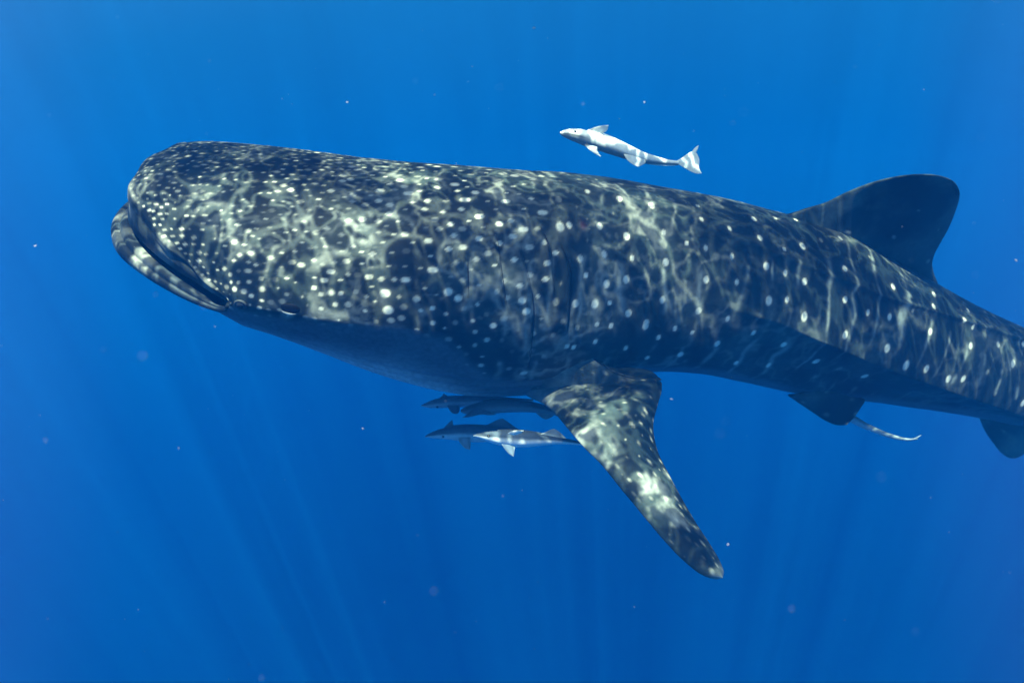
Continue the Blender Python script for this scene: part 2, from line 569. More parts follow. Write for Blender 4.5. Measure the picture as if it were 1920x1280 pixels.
# lip: raised margin of the upper jaw
qrow = np.zeros(len(BD.s)); qrow[BD.n_in:BD.n_in + ROWS_Q - 1] = 1
DISP[:BD.n_in] = 0
edge = np.exp(-np.maximum(S, 0) / 0.035) * qrow[:, None]
DISP *= (1 - edge)
DISP += 0.010 * np.exp(-((S - 0.09) / 0.06) ** 2) * qrow[:, None] * (np.cos(TH) > -0.2)
lipf = np.sin(THS * 15 + 5 * fbm(flat * 2.0, 33).reshape(S.shape))
DISP += .013 * lipf * (1 - smooth(S, .05, .22)) * qrow[:, None] * (np.cos(TH) > -.1) * smooth(S, 0, .02)
V = V0 + NRM * DISP[..., None]

# ---------------- pigment of the skin (colour that stays with the animal), plus painted underside shade
ZR = np.cos(THS)
DARKC = np.array([0.010, 0.018, 0.022])
MIDC = np.array([0.044, 0.060, 0.056])
PALEC = np.array([0.72, 0.68, 0.56])
BELLYC = np.array([0.50, 0.53, 0.55])
n1 = fbm(flat * np.array([3.2, 3.2, 2.4]), 21).reshape(S.shape)
n2 = fbm(flat * 9.0, 5).reshape(S.shape)
n3 = fbm(flat * np.array([22., 30., 30.]), 6, 3).reshape(S.shape)
pig = DARKC + (MIDC - DARKC) * smooth(n1 * .75 + n2 * .25, .46, .68)[..., None]
warp = fbm(flat * 2.0, 33).reshape(S.shape)
pig = pig + (np.array([.20, .21, .19]) - pig) * (.45 * smooth(n3, .54, .72) * smooth(n1, .35, .6) * (1 - .75 * smooth(S, 2.6, 3.8)))[..., None]
# faint pale bars between the columns of spots
bar_s = (S + 0.30 * (warp - .5)) / 0.235
bf = np.abs(bar_s - np.round(bar_s))
bars = np.exp(-(bf / 0.07) ** 2) * smooth(fbm(np.stack([S.ravel() * 1.2, TH.ravel() * 2.5, S.ravel() * 0], 1), 41).reshape(S.shape), .48, .66)
bars *= smooth(S, 1.5, 3.0)
pig = pig + (np.array([.33, .36, .33]) - pig) * (0.55 * bars)[..., None]
# the head's crowded dots melt into each other
rn_ = np.abs(fbm(flat * 6.5, 77, 3).reshape(S.shape) - .5)
reach = (1 - smooth(rn_, .0, .085)) * smooth(n1, .40, .60) * (1 - .6 * smooth(S, 2.8, 4.2)) * smooth(S, .1, .3)
pig = pig + (np.array([.30, .30, .26]) - pig) * (0.60 * reach)[..., None]

# spots: (3-D centre, radius, strength)
spots = []
TRACED = [(1220,389,8),(1243,436,6),(1313,416,6),(1323,463,6),(1286,458,5),(1248,491,8),(1307,389,5),(1412,412,7),(1364,433,6),(1423,450,7),(1373,482,6),
 (1324,522,7),(1378,531,6),(1435,501,8),(1469,514,6),(1504,531,7),(1436,565,9),(1470,560,6),(1502,589,9),(1241,562,7),(1310,584,7),(1365,595,6),(1501,466,8),
 (1465,468,5),(1575,447,6),(1579,507,7),(1579,563,7),(1576,622,8),(1624,587,6),(1664,594,7),(1669,537,7),(1655,650,9),(1730,687,8),(1690,678,10),(1744,578,6),
 (1741,623,7),(1749,552,6),(1812,584,5),(1817,650,7),(1820,613,5),(1801,602,6),(1799,706,7),(1769,705,8),(1913,750,8),(1916,646,6),(1869,648,6),(1898,681,8),
 (1346,646,7),(1298,626,5),(1412,626,6),(1469,646,7),(1534,680,8),(1443,689,6),(1381,681,6),(1276,665,7),(1215,672,6),(1622,707,8),(1211,606,7),(1235,635,6),
 (1268,615,6),(1453,409,5),(1492,412,5),(1537,418,6),(1069,421,7),(1125,423,7),(1175,443,8),(1088,481,7),(1134,481,7),(1187,486,6),(1098,517,6),(1136,530,8),
 (1175,524,8),(1080,568,8),(1115,568,9),(1144,568,5),(1178,588,8),(1117,642,6),(1076,650,6),(1062,652,6),(1146,609,6),(1120,609,5),(1210,611,8),(1172,650,6),
 (1159,375,7),(1101,362,6),(1218,388,5),(980,426,9),(1016,399,9),(1051,429,10),(965,332,8),(892,360,7),(852,344,8),(765,364,9),(710,356,8),(900,408,8),
 (936,421,7),(844,422,6),(872,378,9),(949,376,8),(895,447,7),(844,465,6),(997,373,5),(980,563,8),(985,585,8),(924,609,7),(1021,522,6),(1041,472,6),(964,486,6),
 (722,548,10),(728,580,10),(760,525,8),(815,505,9),(840,545,9),(862,560,8),(800,375,6),(730,402,6),(620,360,6),(640,340,6),(545,355,6)]
for (x, y, r) in TRACED:
    i, j = on_body(x, y)
    spots.append((V[i, j], r * V[i, j, 1] / F * 0.92, 1.0))
# smaller dots thrown over head and trunk, wide apart behind and crowded in front
fr = np.argwhere((S > 0.12) & (S < LEN - 0.4) & (THS < 2.0))
fr = fr[RNG.permutation(len(fr))[:40000]]
acc, accr = [np.array(p) for p, _, _ in spots], [0.13] * len(spots)
pts_ = np.array(acc); rad_ = np.array(accr)
cell = {}
def cell_key(p): return tuple((p / 0.3).astype(int))
for p, r in zip(acc, accr): cell.setdefault(cell_key(p), []).append((p, r))
for (i, j) in fr:
    p = V[i, j]; s = S[i, j]
    gap = float(np.interp(s, [0, .7, 1.4, 2.4, 3.2, 5], [.031, .038, .050, .076, .17, .24]))
    ck = cell_key(p); okk = True
    for a in (-1, 0, 1):
        for b_ in (-1, 0, 1):
            for c in (-1, 0, 1):
                for (pp, rr) in cell.get((ck[0] + a, ck[1] + b_, ck[2] + c), ()):
                    g = min(gap, rr) if rr == 0.13 and s < 3 else max(gap, 0.5 * rr)
                    if np.sum((pp - p) ** 2) < g * g: okk = False; break
                if not okk: break
            if not okk: break
        if not okk: break
    if okk:
        cell.setdefault(ck, []).append((p, gap))
        rr = float(np.interp(s, [0, .6, 1.4, 2.6, 5], [.0078, .0115, .0145, .0175, .019])) * RNG.choice([.55, .75, .9, 1.05, 1.3])
        st_ = RNG.beta(1.6, 1.6) * .85 + .08 if s < 2.6 else RNG.uniform(.08, .32)
        spots.append((p, rr, st_))
print('spots', len(spots))
step_s = np.linalg.norm(np.diff(V[:, NCOL // 4], axis=0), axis=1)
SP = np.zeros_like(S)
srow = {}
kd2 = kdtree.KDTree(V.shape[0] * V.shape[1] // 9 + 10)
coarse = [(i, j) for i in range(BD.n_in, V.shape[0], 3) for j in range(0, NCOL, 3)]
kd2 = kdtree.KDTree(len(coarse))
for k, (i, j) in enumerate(coarse): kd2.insert(V[i, j], k)
kd2.balance()
for (p, r, a) in spots:
    _, k, _ = kd2.find(p)
    i, j = coarse[k]
    di = int(min(60, 3 + 3.0 * r / max(np.linalg.norm(V[min(i + 1, len(V) - 1), j] - V[i, j]), 1e-3)))
    dj = int(min(60, 3 + 3.0 * r / max(np.linalg.norm(V[i, (j + 1) % NCOL] - V[i, j]), 1e-3)))
    i0, i1 = max(BD.n_in, i - di), min(len(V), i + di + 1)
    jj = np.arange(j - dj, j + dj + 1) % NCOL
    dv = V[i0:i1][:, jj] - p
    ax_ = unit(V[min(i + 3, len(V) - 1), j] - V[max(i - 3, 0), j])
    al = dv @ ax_
    st2 = 1.25 if S[i, j] > 2.6 else (0.62 if THS[i, j] < 1.1 else 0.85)      # tall spots on the flank, long ones on the crown
    d = np.sqrt(np.maximum((dv ** 2).sum(-1) - al ** 2, 0) / st2 + al ** 2 * st2)
    val = a * (1 - smooth(d / r, 0.68, 1.15)) + 0.08 * a * np.exp(-(d / (1.5 * r)) ** 2)
    blk = SP[i0:i1]
    blk[:, jj] = np.maximum(blk[:, jj], val)
SP = np.clip(SP, 0, 1)
pig = pig + (PALEC - pig) * SP[..., None]
# pale creases and bars along the upper lip
lipz = (1 - smooth(S, .10, .24)) * (np.cos(TH) > -0.05) * qrow[:, None]
lipb = smooth(np.sin(THS * 15 + 5 * warp), .1, .9)
lipz = lipz * (1 - .9 * smooth(np.sin(THS), .90, .985))
pig = pig + (np.array([.46, .45, .40]) - pig) * (lipz * (.04 + .34 * lipb * lipb))[..., None]
# unspotted underside, its shade painted in dark below the eye line; belly middle paler
bs_, bt_ = line_theta([(425, 577), (545, 592), (650, 600), (750, 606), (850, 645), (930, 702)])
bs_ = np.r_[0, bs_, 2.9, 3.5, 4.5, 6, 9]; bt_ = np.r_[bt_[0], bt_, bt_[-1] + .05, 2.15, 2.35, 2.42, 2.45]
edge_t = np.interp(S, bs_, bt_) + .16 * (n1 - .5) + .10 * (n2 - .5)
plain = smooth(THS, edge_t - .03, edge_t + .14)[..., None]
pig = pig * (1 - plain) + np.array([.085, .105, .125]) * plain
bw = smooth(THS, edge_t + .25, edge_t + .95)
pig = pig + (BELLYC - pig) * bw[..., None]
pig[:BD.n_in] = np.array([.05, .06, .08])
# reddish scar above the fin
i, j = on_body(1093, 425)
dsc = np.linalg.norm((V - V[i, j]) * np.array([1, 1, .6]), axis=-1)
pig = pig + (np.array([.12, .03, .035]) - pig) * (0.7 * np.exp(-(dsc / .020) ** 2))[..., None]

shark = empty('whale_shark', P(1000, 530, 5.4))
tag(shark, 'huge dark whale shark with white spots swimming through blue water', 'whale shark')
nr = V.shape[0]
body = mesh_obj('body', V.reshape(-1, 3), grid_faces(nr, NCOL, True)[:, ::-1], M_SKIN, shark, pig.reshape(-1, 3))


# ------------------------------------------------------------------ fins
def fin_grid(le, te, n_span, n_chord, depth, thick, round_end=True):
    """closed fin between a leading and a trailing edge given as pixels; depth(t,c,px,py) in metres"""
    A, B = resample(le, n_span), resample(te, n_span)
    c = (1 - np.cos(np.linspace(0, math.pi, n_chord))) / 2
    t = np.linspace(0, 1, n_span)
    pix = A[:, None] * (1 - c)[None, :, None] + B[:, None] * c[None, :, None]
    tt, cc = t[:, None] * np.ones(n_chord), np.ones(n_span)[:, None] * c
    Y = depth(tt, cc, pix[..., 0], pix[..., 1])
    G = np.stack([(pix[..., 0] - 960) / F * Y, Y, (640 - pix[..., 1]) / F * Y], -1)
    N = unit(np.cross(np.gradient(G, axis=0), np.gradient(G, axis=1)))
    N = np.where(N[..., 1:2] > 0, -N, N)
    h = thick(tt, cc)[..., None]
    return G, G + N * h / 2, G - N * h / 2, tt, cc


def fin_mesh(name, up, lo, mat, parent, col_up, col_lo):
    ns, nc = up.shape[:2]
    lo2 = lo[:, ::-1]
    allv = np.concatenate([up, lo2], 1)               # a closed loop round each chord
    col = np.concatenate([col_up, col_lo[:, ::-1]], 1)
    return mesh_obj(name, allv.reshape(-1, 3), grid_faces(ns, 2 * nc, True), mat, parent, col.reshape(-1, 3))


def airfoil(c):
    return np.clip(2.6 * np.sqrt(np.clip(c, 0, 1)) * (1 - c) ** 0.9, 0, None)


def body_depth(px, py):
    out = np.zeros(px.size)
    for k, (x, y) in enumerate(zip(px.ravel(), py.ravel())):
        i, j = on_body(x, y)
        out[k] = V[i, j, 1]
    return out.reshape(px.shape)


def fin_pigment(G, seed, spot_gap=.07, spot_r=.014, pale=.35, stretch=(1, 1, 1), along=None):
    f = G.reshape(-1, 3) * np.array(stretch)
    a = fbm(f * 3.4, seed).reshape(G.shape[:2]); b2 = fbm(f * 11, seed + 9).reshape(G.shape[:2])
    col = DARKC + (MIDC * 1.3 - DARKC) * smooth(a, .40, .62)[..., None]
    col = col + (np.array([.36, .36, .32]) - col) * (pale * smooth(a * .6 + b2 * .4, .49, .66))[..., None]
    acc = []
    idx = RNG.permutation(G.shape[0] * G.shape[1])[:3000]
    P3 = G.reshape(-1, 3)
    sp = np.zeros(len(P3))
    for k in idx:
        p = P3[k]
        if all(np.sum((p - q_) ** 2) > (spot_gap * RNG.uniform(.6, 1.9)) ** 2 for q_ in acc):
            acc.append(p)
            dv = P3 - p
            d2 = (dv ** 2).sum(1)
            if along is not None:
                al = dv @ unit(np.array(along))
                d2 = (d2 - al ** 2) * 1.3 + al ** 2 * .35
            d = np.sqrt(np.maximum(d2, 0)) / (spot_r * RNG.uniform(.5, 1.5))
            sp = np.maximum(sp, RNG.uniform(.06, .50) * (1 - smooth(d, .3, 1.4)))
    sp = sp.reshape(G.shape[:2]) * smooth(np.linspace(0, math.pi, G.shape[1]), .5, 1.0)[None]
    return col + (PALEC - col) * sp[..., None]


# near pectoral fin, hanging down and out towards the diver
LE = [(972, 716), (985, 738), (1012, 752), (1034, 768), (1062, 800), (1092, 835), (1126, 869), (1161, 912), (1204, 964), (1247, 1015), (1290, 1058), (1320, 1079), (1345, 1085), (1355, 1083)]
TE = [(1078, 628), (1094, 655), (1124, 682), (1160, 703), (1200, 711), (1228, 711), (1240, 716), (1241, 728), (1234, 756), (1225, 796), (1231, 838), (1256, 892), (1282, 940), (1308, 984), (1333, 1022), (1350, 1052), (1357, 1074), (1355, 1083)]
d_root = body_depth(np.array([1020.0]), np.array([690.0]))[0]
def pec_depth(t, c, px, py):
    base = d_root + 0.04 + (px - 1020) / F * 5 * 0.35
    Y = base - 0.60 * np.maximum(py - 700, 0) / F * 5.0 * smooth(t, .02, .30)
    Y = Y - 0.05 * np.sin(np.clip(c, 0, 1) * math.pi) * smooth(t, .1, .4)
    Y = Y - 0.25
    near = 1 - smooth(t, 0.06, 0.34)
    return Y * (1 - near) + (root_depth(px, py) + .03 + .10 * (1 - smooth(t, 0, .09)) - .29 * smooth(t, .02, .26)) * near
# a smooth patch fitted to the body where the fin is rooted
rx_, ry_ = [a_.ravel() for a_ in np.meshgrid(np.linspace(970, 1130, 22), np.linspace(605, 725, 18))]
rq = lambda x, y: np.stack([((x.ravel() - 1040) / 70) ** i_ * ((y.ravel() - 670) / 50) ** j_ for i_ in range(4) for j_ in range(4 - i_)], 1)
rc_ = np.linalg.lstsq(rq(rx_, ry_), body_depth(rx_, ry_), rcond=None)[0]
root_depth = lambda px, py: (rq(np.clip(px, 970, 1130), np.clip(py, 605, 725)) @ rc_).reshape(px.shape) + 0.04
def pec_thick(t, c):
    return (0.085 * (1 - t) ** 0.8 + 0.010 + 0.05 * np.exp(-(t / 0.15) ** 2)) * airfoil(c) * np.sqrt(np.clip((1 - t) * 14, 0, 1))
G, up, lo, tt, cc = fin_grid(LE, TE, 150, 70, pec_depth, pec_thick)
col = fin_pigment(G, 51, .055, .0095, 1.0, along=(.67, -.2, -.72))
rootp = np.zeros(col.shape)
gp = proj(G)
for a_ in range(40):
    for b_ in range(G.shape[1]):
        i, j = on_body(*gp[a_, b_]); rootp[a_, b_] = pig[i, j]
wr = (1 - smooth(tt, .02, .22))[..., None]
col = col * (1 - wr) + (rootp * .75 + col * .25) * wr
tipc = smooth(tt, .93, 1.0)
col = col + (np.array([.42, .42, .36]) - col) * (tipc * .7)[..., None]
fin_mesh('pectoral_fin', up, lo, M_SKIN, shark, col, col * .9)

# its free rear lobe curls over: the shaded underside shows above the inner margin
lobe_lo = [(1120, 676), (1150, 697), (1190, 710), (1225, 712), (1240, 713)]
lobe_hi = [(1120, 674), (1150, 688), (1190, 692), (1222, 698), (1240, 711)]
def lobe_depth(t, c, px, py):
    return pec_edge(px) + 0.16 * c
ys = G[:, -1, 1]; xs = proj(G[:, -1])[:, 0]
kk = 60
o_ = np.argsort(xs[:kk])
pec_edge = lambda px: np.interp(px, xs[:kk][o_], ys[:kk][o_]) + 0.01
G2, up2, lo2, t2, c2_ = fin_grid(lobe_lo, lobe_hi, 40, 14, lobe_depth, lambda t, c: 0.02 * np.sin(math.pi * np.clip(t, .02, .98)) + 0 * c)
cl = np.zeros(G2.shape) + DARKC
fin_mesh('fin_lobe', up2, lo2, M_SKIN, shark, cl, cl)

# dorsal fin
ridge_px = PX[BD.n_in:, 0, 0]; ridge_y = V[BD.n_in:, 0, 1]; ridge_py = PX[BD.n_in:, 0, 1]
LE = [(1440, 412), (1485, 400), (1515, 390), (1543, 382), (1587, 361), (1640, 341), (1683, 331), (1727, 327), (1766, 331), (1788, 341), (1797, 354), (1799, 368)]
TE = [(1725, 560), (1748, 556), (1761, 544), (1758, 530), (1751, 512), (1748, 493), (1753, 475), (1762, 458), (1780, 425), (1793, 392), (1798, 376), (1799, 368)]
def dorsal_depth(t, c, px, py):
    basex = 1470 + 285 * c
    yb = np.interp(basex, ridge_px, ridge_y); rp = np.interp(basex, ridge_px, ridge_py)
    h = np.maximum(rp - py, -30) / F * 6.0
    lean = 0.28 + 0.52 * smooth(px, 1530, 1690)
    return yb - lean * h
def dorsal_thick(t, c):
    return (0.11 * (1 - t) ** .8 + 0.014 + 0.12 * np.exp(-t / .10)) * airfoil(c) * np.sqrt(np.clip((1 - t) * 10, 0, 1))
G, up, lo, tt, cc = fin_grid(LE, TE, 110, 60, dorsal_depth, dorsal_thick)
col = fin_pigment(G, 61, .30, .015, .06) * .8
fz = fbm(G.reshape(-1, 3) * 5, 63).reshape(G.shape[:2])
col = col + (np.array([.075, .095, .085]) - col) * ((1 - smooth(cc, .15, .5)) * smooth(fz, .42, .6) * (1 - smooth(tt, .35, .6)))[..., None]  # paler mottling at the front base, painted in as sunlight on the fin
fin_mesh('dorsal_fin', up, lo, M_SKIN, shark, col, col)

# near pelvic fin, dark and swept back under the tail
LE = [(1478, 742), (1500, 757), (1521, 771), (1549, 789), (1566, 796), (1580, 797), (1588, 796)]
TE = [(1500, 735), (1540, 730), (1590, 742), (1622, 751), (1614, 764), (1602, 782), (1588, 796)]
pd = body_depth(np.array([1540.0]), np.array([725.0]))[0]
G, up, lo, tt, cc = fin_grid(LE, TE, 50, 34, lambda t, c, px, py: pd + 0.10 - 0.02 * t + .35 * np.maximum(py - 740, 0) / F * 6,
                             lambda t, c: (0.05 * (1 - t) + .012) * airfoil(c) * np.sqrt(np.clip((1 - t) * 8, 0, 1)))
col = fin_pigment(G, 71, .16, .018, .1) * .8
fin_mesh('pelvic_fin', up, lo, M_SKIN, shark, col, col)

# anal fin at the edge of view
LE = [(1835, 780), (1846, 806), (1862, 830), (1878, 849), (1892, 858), (1904, 859)]
TE = [(1930, 795), (1945, 812), (1938, 832), (1925, 846), (1914, 855), (1904, 859)]
G, up, lo, tt, cc = fin_grid(LE, TE, 40, 24, lambda t, c, px, py: 7.0 + 0 * px, lambda t, c: (0.05 * (1 - t) + .012) * airfoil(c) * np.sqrt(np.clip((1 - t) * 8, 0, 1)))
col = fin_pigment(G, 81, .2, .018, .1)
fin_mesh('anal_fin', up, lo, M_SKIN, shark, col, col)


# beyond the edge of view the tail ends in its crescent fin
LE = [(2330, 850), (2420, 760), (2500, 600), (2560, 480), (2580, 440)]
TE = [(2380, 900), (2450, 860), (2510, 700), (2565, 520), (2580, 440)]
G, up, lo, tt, cc = fin_grid(LE, TE, 30, 14, lambda t, c, px, py: 8.3 + 0 * px, lambda t, c: (0.09 * (1 - t) + .01) * airfoil(c))
cl = np.zeros(G.shape) + DARKC * 1.3
fin_mesh('tail_fin', up, lo, M_SKIN, shark, cl, cl)

# ---------------- mouth, eye, spiracle, gill openings
th = BD.th
low = np.argwhere((np.cos(th) < 0.05) & (np.sin(th) > -2))[:, 0]
rim = BD.rim
C0, T0, U0, W0 = [a[0] for a in BD.frames(0.0)[:4]]
path = resample(rim[low], 120)
for _ in range(6):
    path[1:-1] = .25 * path[:-2] + .5 * path[1:-1] + .25 * path[2:]
tt = np.linspace(0, 1, 120)
Tn = unit(np.gradient(path, axis=0))
rad = 0.076 * np.sin(np.clip(tt, 0.0, 1) * math.pi) ** 0.8 + 0.008
outw = unit(-T0 * 0.75 - U0 * 0.65)
N1 = unit(outw - (Tn @ outw)[:, None] * Tn); N2 = np.cross(Tn, N1)
a = np.linspace(0, TWO_PI, 40, endpoint=False)
angd = lambda x, w: np.exp(-((np.angle(np.exp(1j * (a - x)))) / w) ** 2)
prof_ = 1 + 0.08 * np.cos(2 * a) - 0.30 * angd(1.9, .22) - 0.30 * angd(-1.9, .22) - .10 * angd(0.6, .2) - .10 * angd(-.6, .2)
wob = 1 + .10 * (fbm(path * 7, 14, 1) - .5)[:, None]
LV = path[:, None] + (rad[:, None] * wob * (np.cos(a) * prof_)[None])[..., None] * N1[:, None] * 0.95 + (rad[:, None] * wob * (np.sin(a) * prof_)[None])[..., None] * N2[:, None] * 0.9
nzl = fbm(LV.reshape(-1, 3) * 7, 4, 1).reshape(120, 40)
band = smooth(np.sin(tt * 58 + 2.2 * np.sin(tt * 17) + 1.0)[:, None] + 1.6 * (nzl - .5), .15, .75) * smooth(tt, .12, .25)[:, None] * (1 - smooth(tt, .75, .88))[:, None]  # bands fade to dark at both ends, painting shade into the mouth corners
lcol = np.array([.035, .048, .060]) + (np.array([.26, .26, .23]) - np.array([.035, .048, .060])) * band[..., None]
mesh_obj('lower_lip', LV.reshape(-1, 3), grid_faces(120, 40, True), M_SKIN, shark, lcol.reshape(-1, 3))

def local_frame(px, py):
    i, j = on_body(px, py)
    nrm = NRM[i, j]
    tx = unit(V[min(i + 4, nr - 1), j] - V[max(i - 4, 0), j])
    return V[i, j], tx, np.cross(nrm, tx), nrm
for (px, py, kind) in ((450, 571, 'eye'), (545, 578, 'spiracle')):
    c, tx, ty, nrm = local_frame(px, py)
    if kind == 'eye':
        sock = mesh_obj('eye', *ellipsoid(c - nrm * .012, (tx * .030, ty * .026, nrm * .030)), M_EYE, shark)
        ring = []
        for k in range(24):
            aa = TWO_PI * k / 24
            d = tx * math.cos(aa) * .031 + ty * math.sin(aa) * .026
            for kk2 in range(8):
                bb = TWO_PI * kk2 / 8
                ring.append(c + d * (1 + .22 * math.cos(bb)) + nrm * (.009 * math.sin(bb)))
        rv = np.array(ring).reshape(24, 8, 3); rv = np.concatenate([rv, rv[:1]])
        mesh_obj('eyelid', rv.reshape(-1, 3), grid_faces(25, 8, True), M_SKIN, sock, np.zeros((25 * 8, 3)) + np.array([.045, .05, .055]))
    else:
        sp_ = mesh_obj('spiracle', *ellipsoid(c - nrm * .002, (tx * .055, ty * .028, nrm * .012)), M_DARK, shark)
        sgn = -1 if (ty[2] > 0) else 1
        e = [(c + tx * x * .05 + ty * sgn * (.030 - .012 * x * x) + nrm * .012) for x in np.linspace(-1, .7, 14)]
        e = np.array(e)
        rv = np.array([[p + (nrm * math.cos(b_) + ty * math.sin(b_)) * .006 * math.sin(math.pi * (k + .5) / 14) for b_ in np.linspace(0, TWO_PI, 8, endpoint=False)] for k, p in enumerate(e)])
        mesh_obj('spiracle_rim', rv.reshape(-1, 3), grid_faces(14, 8, True), M_PALE, sp_)
for (t, s) in GLIST:
    tq = np.linspace(t[0], t[-1], 60); sq = catmull(t, s, tq) if len(t) > 2 else np.interp(tq, t, s)
    pts_l = []
    for a_, b_ in zip(tq, sq):
        fi_ = np.interp(b_, BD.s[BD.n_in:], np.arange(BD.n_in, nr)); i = int(min(fi_, nr - 2)); u_ = fi_ - i
        fj_ = a_ / TWO_PI * NCOL; j = int(fj_) % NCOL; v_ = fj_ - int(fj_); j1 = (j + 1) % NCOL
        bil = lambda A: (A[i, j] * (1 - u_) + A[i + 1, j] * u_) * (1 - v_) + (A[i, j1] * (1 - u_) + A[i + 1, j1] * u_) * v_
        base, nn_ = bil(V0), unit(bil(NRM))
        ax = unit(V0[i + 1, j] - V0[i - 1, j])
        w = .0022 * math.sin(math.pi * (len(pts_l) / 59.0)) ** .5 + .0005
        pts_l.append([base + ax * (x * w + .006) + nn_ * zz for x, zz in ((-1, .006), (1, .0), (1, -.02), (-1, -.02))])
    pl = np.array(pts_l)
    mesh_obj('gill_slit', pl.reshape(-1, 3), grid_faces(60, 4, True), M_DARK, shark)


# ------------------------------------------------------------------ remoras
def remora(label, Y, spine, fins, top, belly, eye=None, stripe=None, tilt=0.0, lit_roll=0.0, flat_head=True):
    """spine: (px, py, half height px) from snout to tail root; fins: (name, leading edge, trailing edge, depth offset, colour)"""
    sp = np.array(spine, float)
    root = empty('remora', P(sp[:, 0].mean(), sp[:, 1].mean(), Y))
    tag(root, label, 'remora', 'remoras following the shark')
    n = 90
    pth = resample(sp, n)
    dY = np.linspace(0, tilt, n)
    C = np.array([P(x, y, Y + d) for (x, y, _), d in zip(pth, dY)])
    h = np.maximum(pth[:, 2], .3) * Y / F
    T = unit(np.gradient(C, axis=0))
    up = np.array([0, -math.sin(lit_roll), math.cos(lit_roll)])
    U = unit(up - (T @ up)[:, None] * T); Wd = np.cross(T, U)
    nc = 40
    a = np.linspace(0, TWO_PI, nc, endpoint=False)
    u = np.linspace(0, 1, n)[:, None]
    zc = np.cos(a)[None] * np.ones((n, 1))
    flat = np.where((zc > 0) & (u < .22) & flat_head, .82, 1.0)
    side = np.sign(np.sin(a)) * np.abs(np.sin(a)) ** .9 * (1.0 - .25 * u + .1 * np.exp(-u / .1))
    Vv = C[:, None] + U[:, None] * (h[:, None] * zc * flat)[..., None] + Wd[:, None] * (h[:, None] * side)[..., None]
    nz = fbm(Vv.reshape(-1, 3) * 18, 15).reshape(n, nc)
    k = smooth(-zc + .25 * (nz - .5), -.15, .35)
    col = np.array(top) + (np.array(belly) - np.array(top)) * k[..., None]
    if stripe is not None:
        b = np.exp(-((zc - .02 + .1 * u) / .22) ** 2) * smooth(u, 0, .05) * (1 - smooth(u, stripe[0], stripe[1]))
        col = col + (np.array([.05, .055, .06]) - col) * (stripe[2] * b)[..., None]
    # mouth line
    mo = np.exp(-((zc - .12) / .10) ** 2) * (1 - smooth(u, .035, .07))
    col = col + (np.array([.04, .04, .05]) - col) * (.85 * mo)[..., None]
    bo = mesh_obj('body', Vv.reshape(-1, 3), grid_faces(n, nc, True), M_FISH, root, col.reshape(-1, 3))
    for (nm, le, te, off, fc) in fins:
        o2 = np.broadcast_to(np.asarray(off, float), (2,))
        G, upv, lov, tt, cc = fin_grid(le, te, 28, 16, lambda t, c, px, py: Y + o2[0] * (1 - t) + o2[1] * t + 0 * px,
                                       lambda t, c: (.008 * (1 - t) + .003) * np.sqrt(np.clip(c * (1 - c) * 4, 0, 1)))
        ray = .82 + .3 * np.sin(cc * 60) ** 2
        cl = np.array(fc) * ray[..., None] * (.8 + .4 * fbm(G.reshape(-1, 3) * 30, 8).reshape(28, 16, 1))
        fin_mesh(nm, upv, lov, M_FISH, root, cl, cl)
    if eye:
        ex, ey, er = eye
        hh = np.interp(ex, pth[:, 0], h)
        c = P(ex, ey, Y - hh * .82)
        e = mesh_obj('eye', *ellipsoid(c, (np.array([er, 0, 0]) * Y / F, np.array([0, er * .8, 0]) * Y / F, np.array([0, 0, er]) * Y / F), 10, 14), M_EYE, root)
    # sucking disc on the crown: an oval pad with cross ribs
    i0, i1 = int(n * .03), int(n * .26)
    pad = []
    for i in range(i0, i1):
        q = (i - i0) / (i1 - i0 - 1)
        wd = h[i] * .62 * math.sin(math.pi * min(max(q, .04), .97)) ** .4
        lift = h[i] * (.80 if flat_head else .97) + (.003 if i % 2 else .0005)
        pad.append([C[i] + Wd[i] * wd * x + U[i] * (lift - .25 * h[i] * x * x) for x in np.linspace(-1, 1, 9)]
                   + [C[i] + Wd[i] * wd * x + U[i] * (lift - .25 * h[i] * x * x - .012) for x in np.linspace(1, -1, 9)])
    pad = np.array(pad)
    pc = np.zeros(pad.shape) + np.array(top) * .8
    mesh_obj('sucker_disc', pad.reshape(-1, 3), grid_faces(len(pad), 18, True), M_FISH, root, pc.reshape(-1, 3))
    return root


